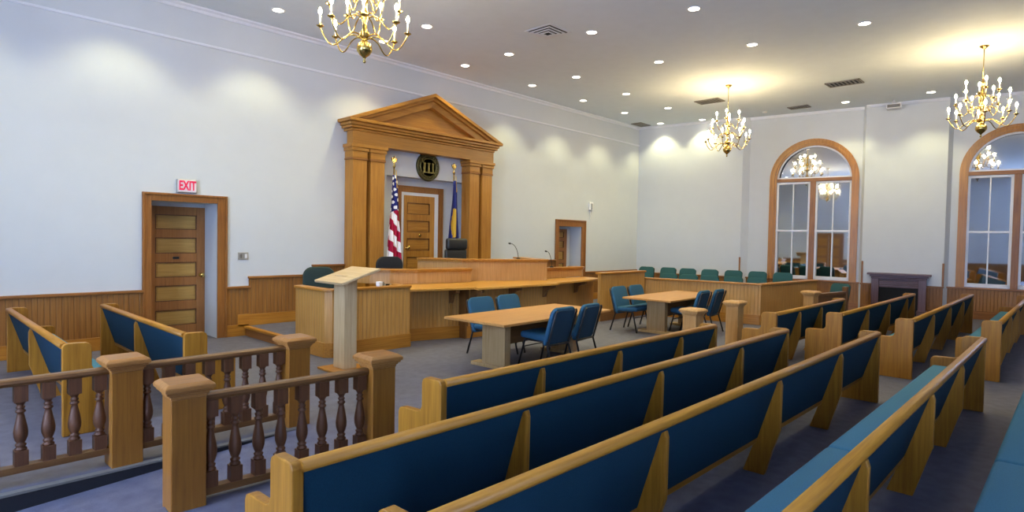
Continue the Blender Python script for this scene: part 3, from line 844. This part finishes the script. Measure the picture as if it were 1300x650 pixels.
pew('shortest pew of the far block, front row before the jury box return', (8.7, 3.1, 0), 0, 3.4, [1.0, 2.05], [1.7], GB)
pew('far-block pew, second row, whose rail ends at the fireplace', (9.46, 2.46, 0), 0, 5.2, [1.48, 2.95, 4.45], [2.6], GB)
pew('far-block pew, third row, whose rail ends right of the fireplace', (9.48, 1.60, 0), 0, 6.1, [1.55, 3.15, 4.7], [3.0], GB)
pew('last far-block pew at the right edge, its tall square end beside the aisle', (10.22, .74, 0), 0, 6.0, [1.5, 3.0, 4.5], [3.0], GB)
GC = 'side pews by the left door'
pew('side pew farthest left behind the balustrade, its blue back turned to the room', (1.06, 9.78, 0), R(-90), 3.42, [1.75], [1.7], GC)
pew('side pew in front of the left door, its blue back turned to the room', (2.02, 9.62, 0), R(-90), 3.30, [1.65], [1.65], GC)

# ---- balustrades
def turned():
    return [(.014, 0), (.034, .0), (.036, .018), (.024, .03), (.033, .045), (.033, .055), (.022, .065), (.032, .09), (.041, .13), (.043, .17), (.038, .22), (.029, .28), (.022, .33), (.019, .35), (.03, .36), (.03, .375), (.019, .385), (.027, .40), (.027, .41), (.018, .42), (.026, .44), (.034, .455), (.034, .46)]
def post(parent, x, z0, z1, w=.105, y=0, mat=None):
    p = MB().box(x-w, x+w, y-w, y+w, z0, z1-.105).build('newel_post', mat or 'post_z', parent, .006)
    c = MB()
    for e, a, b in ((w+.005, -.105, -.085), (w+.016, -.085, -.068), (w+.032, -.068, -.05), (w+.045, -.05, -.022)): c.box(x-e, x+e, y-e, y+e, z1+a, z1+b)
    e0, e1 = w+.045, w+.015
    c.add([(x-e0, y-e0, z1-.022), (x+e0, y-e0, z1-.022), (x+e0, y+e0, z1-.022), (x-e0, y+e0, z1-.022), (x-e1, y-e1, z1), (x+e1, y-e1, z1), (x+e1, y+e1, z1), (x-e1, y+e1, z1)],
          [(4, 5, 6, 7), (0, 1, 5, 4), (1, 2, 6, 5), (2, 3, 7, 6), (3, 0, 4, 7), (3, 2, 1, 0)])
    c.build('post_cap', mat or 'cap', p, .006)
    return p
def rails(t, xa, xb, zt, zb, bal, first=None):
    m = MB(); m.prism([(-.036, zt-.052), (-.048, zt-.03), (-.045, zt-.01), (-.028, zt), (.028, zt), (.045, zt-.01), (.048, zt-.03), (.036, zt-.052)], xa, xb, 'x')
    m.build('top_rail', 'rail_x', t, .004)
    MB().box(xa, xb, -.04, .04, zb, zb+.05).build('bottom_rail', 'rail_x', t, .005)
    lo, hi = zb+.05, zt-.052
    for x in bal:
        m = MB(); w = .039
        m.box(x-w, x+w, -w, w, lo, lo+.105); m.box(x-w, x+w, -w, w, hi-.115, hi)
        H_ = hi-.115-lo-.105; pf = [(r, lo+.105+z/.46*H_) for r, z in turned()]
        m.lathe(pf, (x, 0, 0), 14)
        m.build('baluster', 'bal', t)
ang = math.atan(-.052)
t = thing('balustrade', 'brown oak balustrade with turned balusters and two newel posts, nearest the camera', 'balustrade', (1.36, 4.25, 0), ang)
post(t, 0, -.12, .835); post(t, 1.445, 0, .835)
rails(t, .1, 1.35, .728, .035, [.16+.1605*k for k in range(8)])
t = thing('balustrade', 'brown oak balustrade beyond the carpeted ramp, in front of the side pews', 'balustrade', (1.28, 5.36, 0), R(.6))
post(t, 0, .0, .835); post(t, 1.40, 0, .84)
rails(t, .1, 1.3, .765, .085, [.16+.1555*k for k in range(8)]); rails(t, -2.6, -.1, .765, .10, [-.16-.1555*k for k in range(16)])
# posts at the far end of the bar
G = 'pale newel posts at the far gate'
t = thing('newel_post', 'pale oak newel post behind the front pew, left of the gate pair', 'post', (8.30, 4.16, 0), ang, G)
post(t, 0, 0, .81, .11, mat='tier')
t = thing('newel_post', 'pale oak newel post of the gate pair, right one before the jury box', 'post', (9.87, 4.20, 0), ang, G)
post(t, 0, 0, .82, .105, mat='tier')
t = thing('bar_rail', 'short oak rail with square post below the left arched window', 'railing', (13.18, 4.02, 0), R(-9))
post(t, 0, 0, .83, .105, mat='tier')
m = MB().box(.1, 1.5, -.045, .045, .70, .76); m.build('top_rail', 'rail_x', t, .006)
MB().box(.1, 1.5, -.02, .02, .1, .70).build('infill_panel', 'rail_z', t)
MB().box(1.5, 1.6, -.05, .05, 0, .86).build('end_post', 'rail_z', t, .006)

# ---- fireplace between the windows
t = thing('fireplace', 'dark wooden fireplace surround with mantel shelf between the arched windows', 'fireplace', fwp(7.33, -.0), FWROT)
MB().box(-.70, .70, -.34, -.02, 1.02, 1.07).build('mantel_shelf', 'mantel_x', t, .01)
m = MB()
for e, a, b in ((.64, .97, 1.02), (.61, .92, .97)): m.box(-e, e, -.26-(e-.6), -.02, a, b)
m.build('bed_moulding', 'mantel_x', t, .012)
m = MB()
for k_ in range(5): m.box(-.43, .43, -.20-.012*(k_ % 2), -.02, .70+.044*k_, .70+.044*k_+.040)
m.build('frieze', 'mantel_x', t, .008)
for sx in (-1, 1):
    p = MB().box(sx*.43, sx*.60, -.25, -.02, 0, .92).build('pilaster', 'mantel_z', t, .01)
    MB().box(sx*.41, sx*.62, -.27, -.02, 0, .14).build('plinth', 'mantel_z', p, .008)
m = MB().box(-.43, .43, -.19, -.02, .0, .70); fb = m.build('firebox', 'soot', t)
MB().box(-.70, .70, -.62, -.34, 0, .02).build('hearth', 'rubber', t)

# ================================================================== ceiling fittings
def ring(r0, r1, z0, z1, n=28):
    return [(r0, z0), (r1, z0), (r1, z1), (r0, z1)]
def downlight(x, y, label, power):
    t = thing('ceiling_downlight', label, 'ceiling light', (x, y, ZC), 0, 'recessed ceiling lights')
    m = MB(); n = 28
    prof = [(.085, -.001), (.088, -.008), (.11, -.008), (.116, -.001)]
    m.lathe(prof, n=n); m.build('trim_ring', 'plastic', t)
    MB().lathe([(0, -.005), (.086, -.005), (.086, -.001), (0, -.001)], n=n).build('lens', 'lens', t)
    l = bpy.data.lights.new('lamp', 'SPOT'); l.energy = power; l.color = (1, .93, .52); l.spot_size = R(104); l.spot_blend = .55; l.shadow_soft_size = .08
    o = bpy.data.objects.new('lamp', l); COL.objects.link(o); o.parent = t; o.location = (0, 0, -.03)
rows = [(9.8, 'row nearest the judge wall', [17.0, 14.95, 12.95, 10.9, 8.72, 6.64, 4.56, 2.46, .36, -1.74]),
        (8.52, 'second row from the judge wall', [17.25, 15.16, 13.05, 10.98, 8.76, 6.66, 4.56, 2.46, .36]),
        (6.5, 'third row from the judge wall', [11.15, 8.8, 6.6, -.6]),
        (4.62, 'fourth row from the judge wall', [17.41, 11.3, 8.97, 6.6]),
        (2.78, 'fifth row, above the pews', [17.53, 11.42, 8.97, 6.6])]
o10 = ordn+['eighth', 'ninth', 'tenth']
PW = 112
for y, rn, xs in rows:
    for i, x in enumerate(xs): downlight(x, y, 'recessed light, %s from the far wall, %s' % (o10[i], rn), PW)

def vent(label, x, y, w, h, dark=False, rz=0):
    t = thing('ceiling_vent', label, 'vent', (x, y, ZC), rz)
    m = MB()
    if not dark:
        for k_, (a, z) in enumerate(((1.0, -.004), (.78, -.018), (.56, -.03), (.34, -.04))):
            b_ = a-.13
            for (xa, xb, ya, yb) in ((-w*a, w*a, -h*a, -h*b_), (-w*a, w*a, h*b_, h*a), (-w*a, -w*b_, -h*b_, h*b_), (w*b_, w*a, -h*b_, h*b_)):
                m.box(xa, xb, ya, yb, z-.008, z)
        m.build('louvres', 'white', t)
        MB().box(-w*.95, w*.95, -h*.95, h*.95, -.003, -.001).build('duct_opening', 'dark', t)
    else:
        m.box(-w, w, -h, -h+.03, -.02, 0); m.box(-w, w, h-.03, h, -.02, 0); m.box(-w, -w+.03, -h, h, -.02, 0); m.box(w-.03, w, -h, h, -.02, 0)
        n_ = 8
        for k_ in range(n_):
            yy = -h+.03+(2*h-.06)*(k_+.5)/n_; m.add([(-w, yy-.012, -.004), (w, yy-.012, -.004), (w, yy+.012, -.018), (-w, yy+.012, -.018)], [(0, 1, 2, 3)])
        m.build('grille', 'grey', t)
        MB().box(-w+.02, w-.02, -h+.02, h-.02, -.003, -.001).build('duct_opening', 'dark', t)
vent('square stepped white ceiling diffuser nearest the bench', 8.26, 7.07, .30, .30)
vent('dark ceiling grille in the corner above the jury wall', 16.76, 10.36, .3, .18, True)
vent('grey ceiling grille left of the far chandelier rod', 15.09, 7.26, .22, .33, True, R(0))
vent('grey ceiling grille between the two right chandeliers', 15.31, 4.1, .22, .36, True)
vent('faint ceiling grille near the far wall above the left arched window', 17.25, 5.72, .16, .26, True)
t = thing('ceiling_speaker', 'small white projector on a ceiling mount above the fireplace wall', 'projector', fwp(7.1, -.32, 5.30), FWROT)
MB().box(-.16, .16, -.12, .12, 0, .12).build('case', 'plastic', t, .015)
MB().box(-.03, .03, -.03, .03, .12, .22).build('bracket', 'steel', t)
MB().box(-.14, .14, -.125, -.118, .02, .1).build('grille', 'grey', t)
t = thing('smoke_detector', 'tiny white smoke detector on the ceiling between far chandelier and arched window', 'smoke detector', (17.3, 6.66, ZC))
MB().lathe([(0, -.04), (.04, -.04), (.06, -.02), (.065, 0)], n=18).build('cover', 'plastic', t)

# ---- chandeliers
def chandelier(label, x, y):
    t = thing('chandelier', label, 'chandelier', (x, y, ZC), 0, 'brass candle chandeliers')
    zb = 4.0-ZC                                     # centre of the bottom ball
    MB().lathe([(0, 0), (.075, 0), (.075, -.012), (.04, -.04), (.012, -.06), (0, -.06)], n=20).build('canopy', 'brass', t)
    MB().lathe([(.007, -.05), (.007, zb+.86)], n=8).build('rod', 'brass', t)
    pf = [(0, -.17), (.012, -.165), (.02, -.15), (.01, -.13), (.014, -.11), (.03, -.095), (.06, -.07), (.088, -.03), (.092, 0), (.085, .04), (.05, .08), (.03, .10), (.034, .13), (.055, .16), (.055, .19), (.03, .22), (.024, .30), (.045, .36), (.05, .40), (.03, .44), (.022, .50), (.04, .56), (.045, .60), (.026, .65), (.018, .74), (.03, .80), (.02, .86), (.007, .9)]
    MB().lathe([(r, zb+z) for r, z in pf], n=20).build('stem', 'brass', t)
    def arm(rad, z0, zt, a, rb):
        # S-shaped arm, drip pan, candle, flame bulb
        ca, sa = cos(a), sin(a); P = []
        for k in range(17):
            u = k/16
            if u < .35: q = u/.35; rr_ = .04+(rad*.45-.04)*q; zz = z0+.03*sin(q*pi)-(.0)*q
            else:
                q = (u-.35)/.65; th = -pi/2-.9+(.9+pi/2)*q
                rr_ = rad*.45+rad*.55*q**.9; zz = z0-(.12)*sin(q*pi)*1.0+(zt-z0)*q**2.2
            P.append((rr_*ca, rr_*sa, zb+zz))
        P.append((rad*ca, rad*sa, zb+zt+.01))
        o = MB().tube(P, .0085, 7).build('arm', 'brass', t)
        c_ = (rad*ca, rad*sa, zb+zt)
        MB().lathe([(0, .0), (.012, .0), (.042, .018), (.044, .024), (.015, .026), (.015, .05), (0, .05)], c_, 12).build('drip_pan', 'brass', o)
        MB().lathe([(.011, .03), (.011, .15), (0, .15)], c_, 8).build('candle', 'candle', o)
        MB().lathe([(.004, .15), (.021, .174), (.021, .195), (.010, .222), (0, .235)], c_, 7).build('bulb', 'bulb', o)
    for k in range(8): arm(.50, .12, .20, 2*pi*k/8+.2, 1)
    for k in range(6): arm(.40, .36, .46, 2*pi*k/6+.5, 1)
    for k in range(4): arm(.25, .58, .68, 2*pi*k/4+.3, 1)
chandelier('brass candle chandelier cut off by the top edge of the photo', 3.93, 6.2)
chandelier('brass candle chandelier hanging before the jury box and left arched window', 13.86, 6.2)
chandelier('brass candle chandelier hanging before the right arched window', 14.1, 1.44)

# ================================================================== world, camera
w = bpy.data.worlds.new('World'); S.world = w; w.use_nodes = True
w.node_tree.nodes['Background'].inputs[0].default_value = (.6, .7, 1, 1); w.node_tree.nodes['Background'].inputs[1].default_value = .3
cd = bpy.data.cameras.new('Camera'); cam = bpy.data.objects.new('Camera', cd); COL.objects.link(cam); S.camera = cam
F, YAW, PIT, ROL = 760.27, .810018162, -.0294109, -.01778214
cd.sensor_width = 36; cd.lens = F*36/1300; cd.clip_start = .05
fwd = Vector((sin(YAW)*cos(PIT), cos(YAW)*cos(PIT), sin(PIT))); rt = Vector((cos(YAW), -sin(YAW), 0)); dn = fwd.cross(rt)
r2 = rt*cos(ROL)+dn*sin(ROL); d2_ = dn*cos(ROL)-rt*sin(ROL)
mw = Matrix((r2, -d2_, -fwd)).transposed().to_4x4(); mw.translation = (0, 0, CAMH); cam.matrix_world = mw

S.view_settings.view_transform = 'Standard'; S.view_settings.look = 'None'
S.view_settings.gamma = 1; S.view_settings.use_curve_mapping = False
S.view_settings.exposure = 0.22
S.cycles.use_denoising = True
S.cycles.max_bounces = 8; S.cycles.diffuse_bounces = 5; S.cycles.glossy_bounces = 4
S.cycles.sample_clamp_indirect = 6.0; S.cycles.use_light_tree = True
S.cycles.caustics_reflective = False; S.cycles.caustics_refractive = False
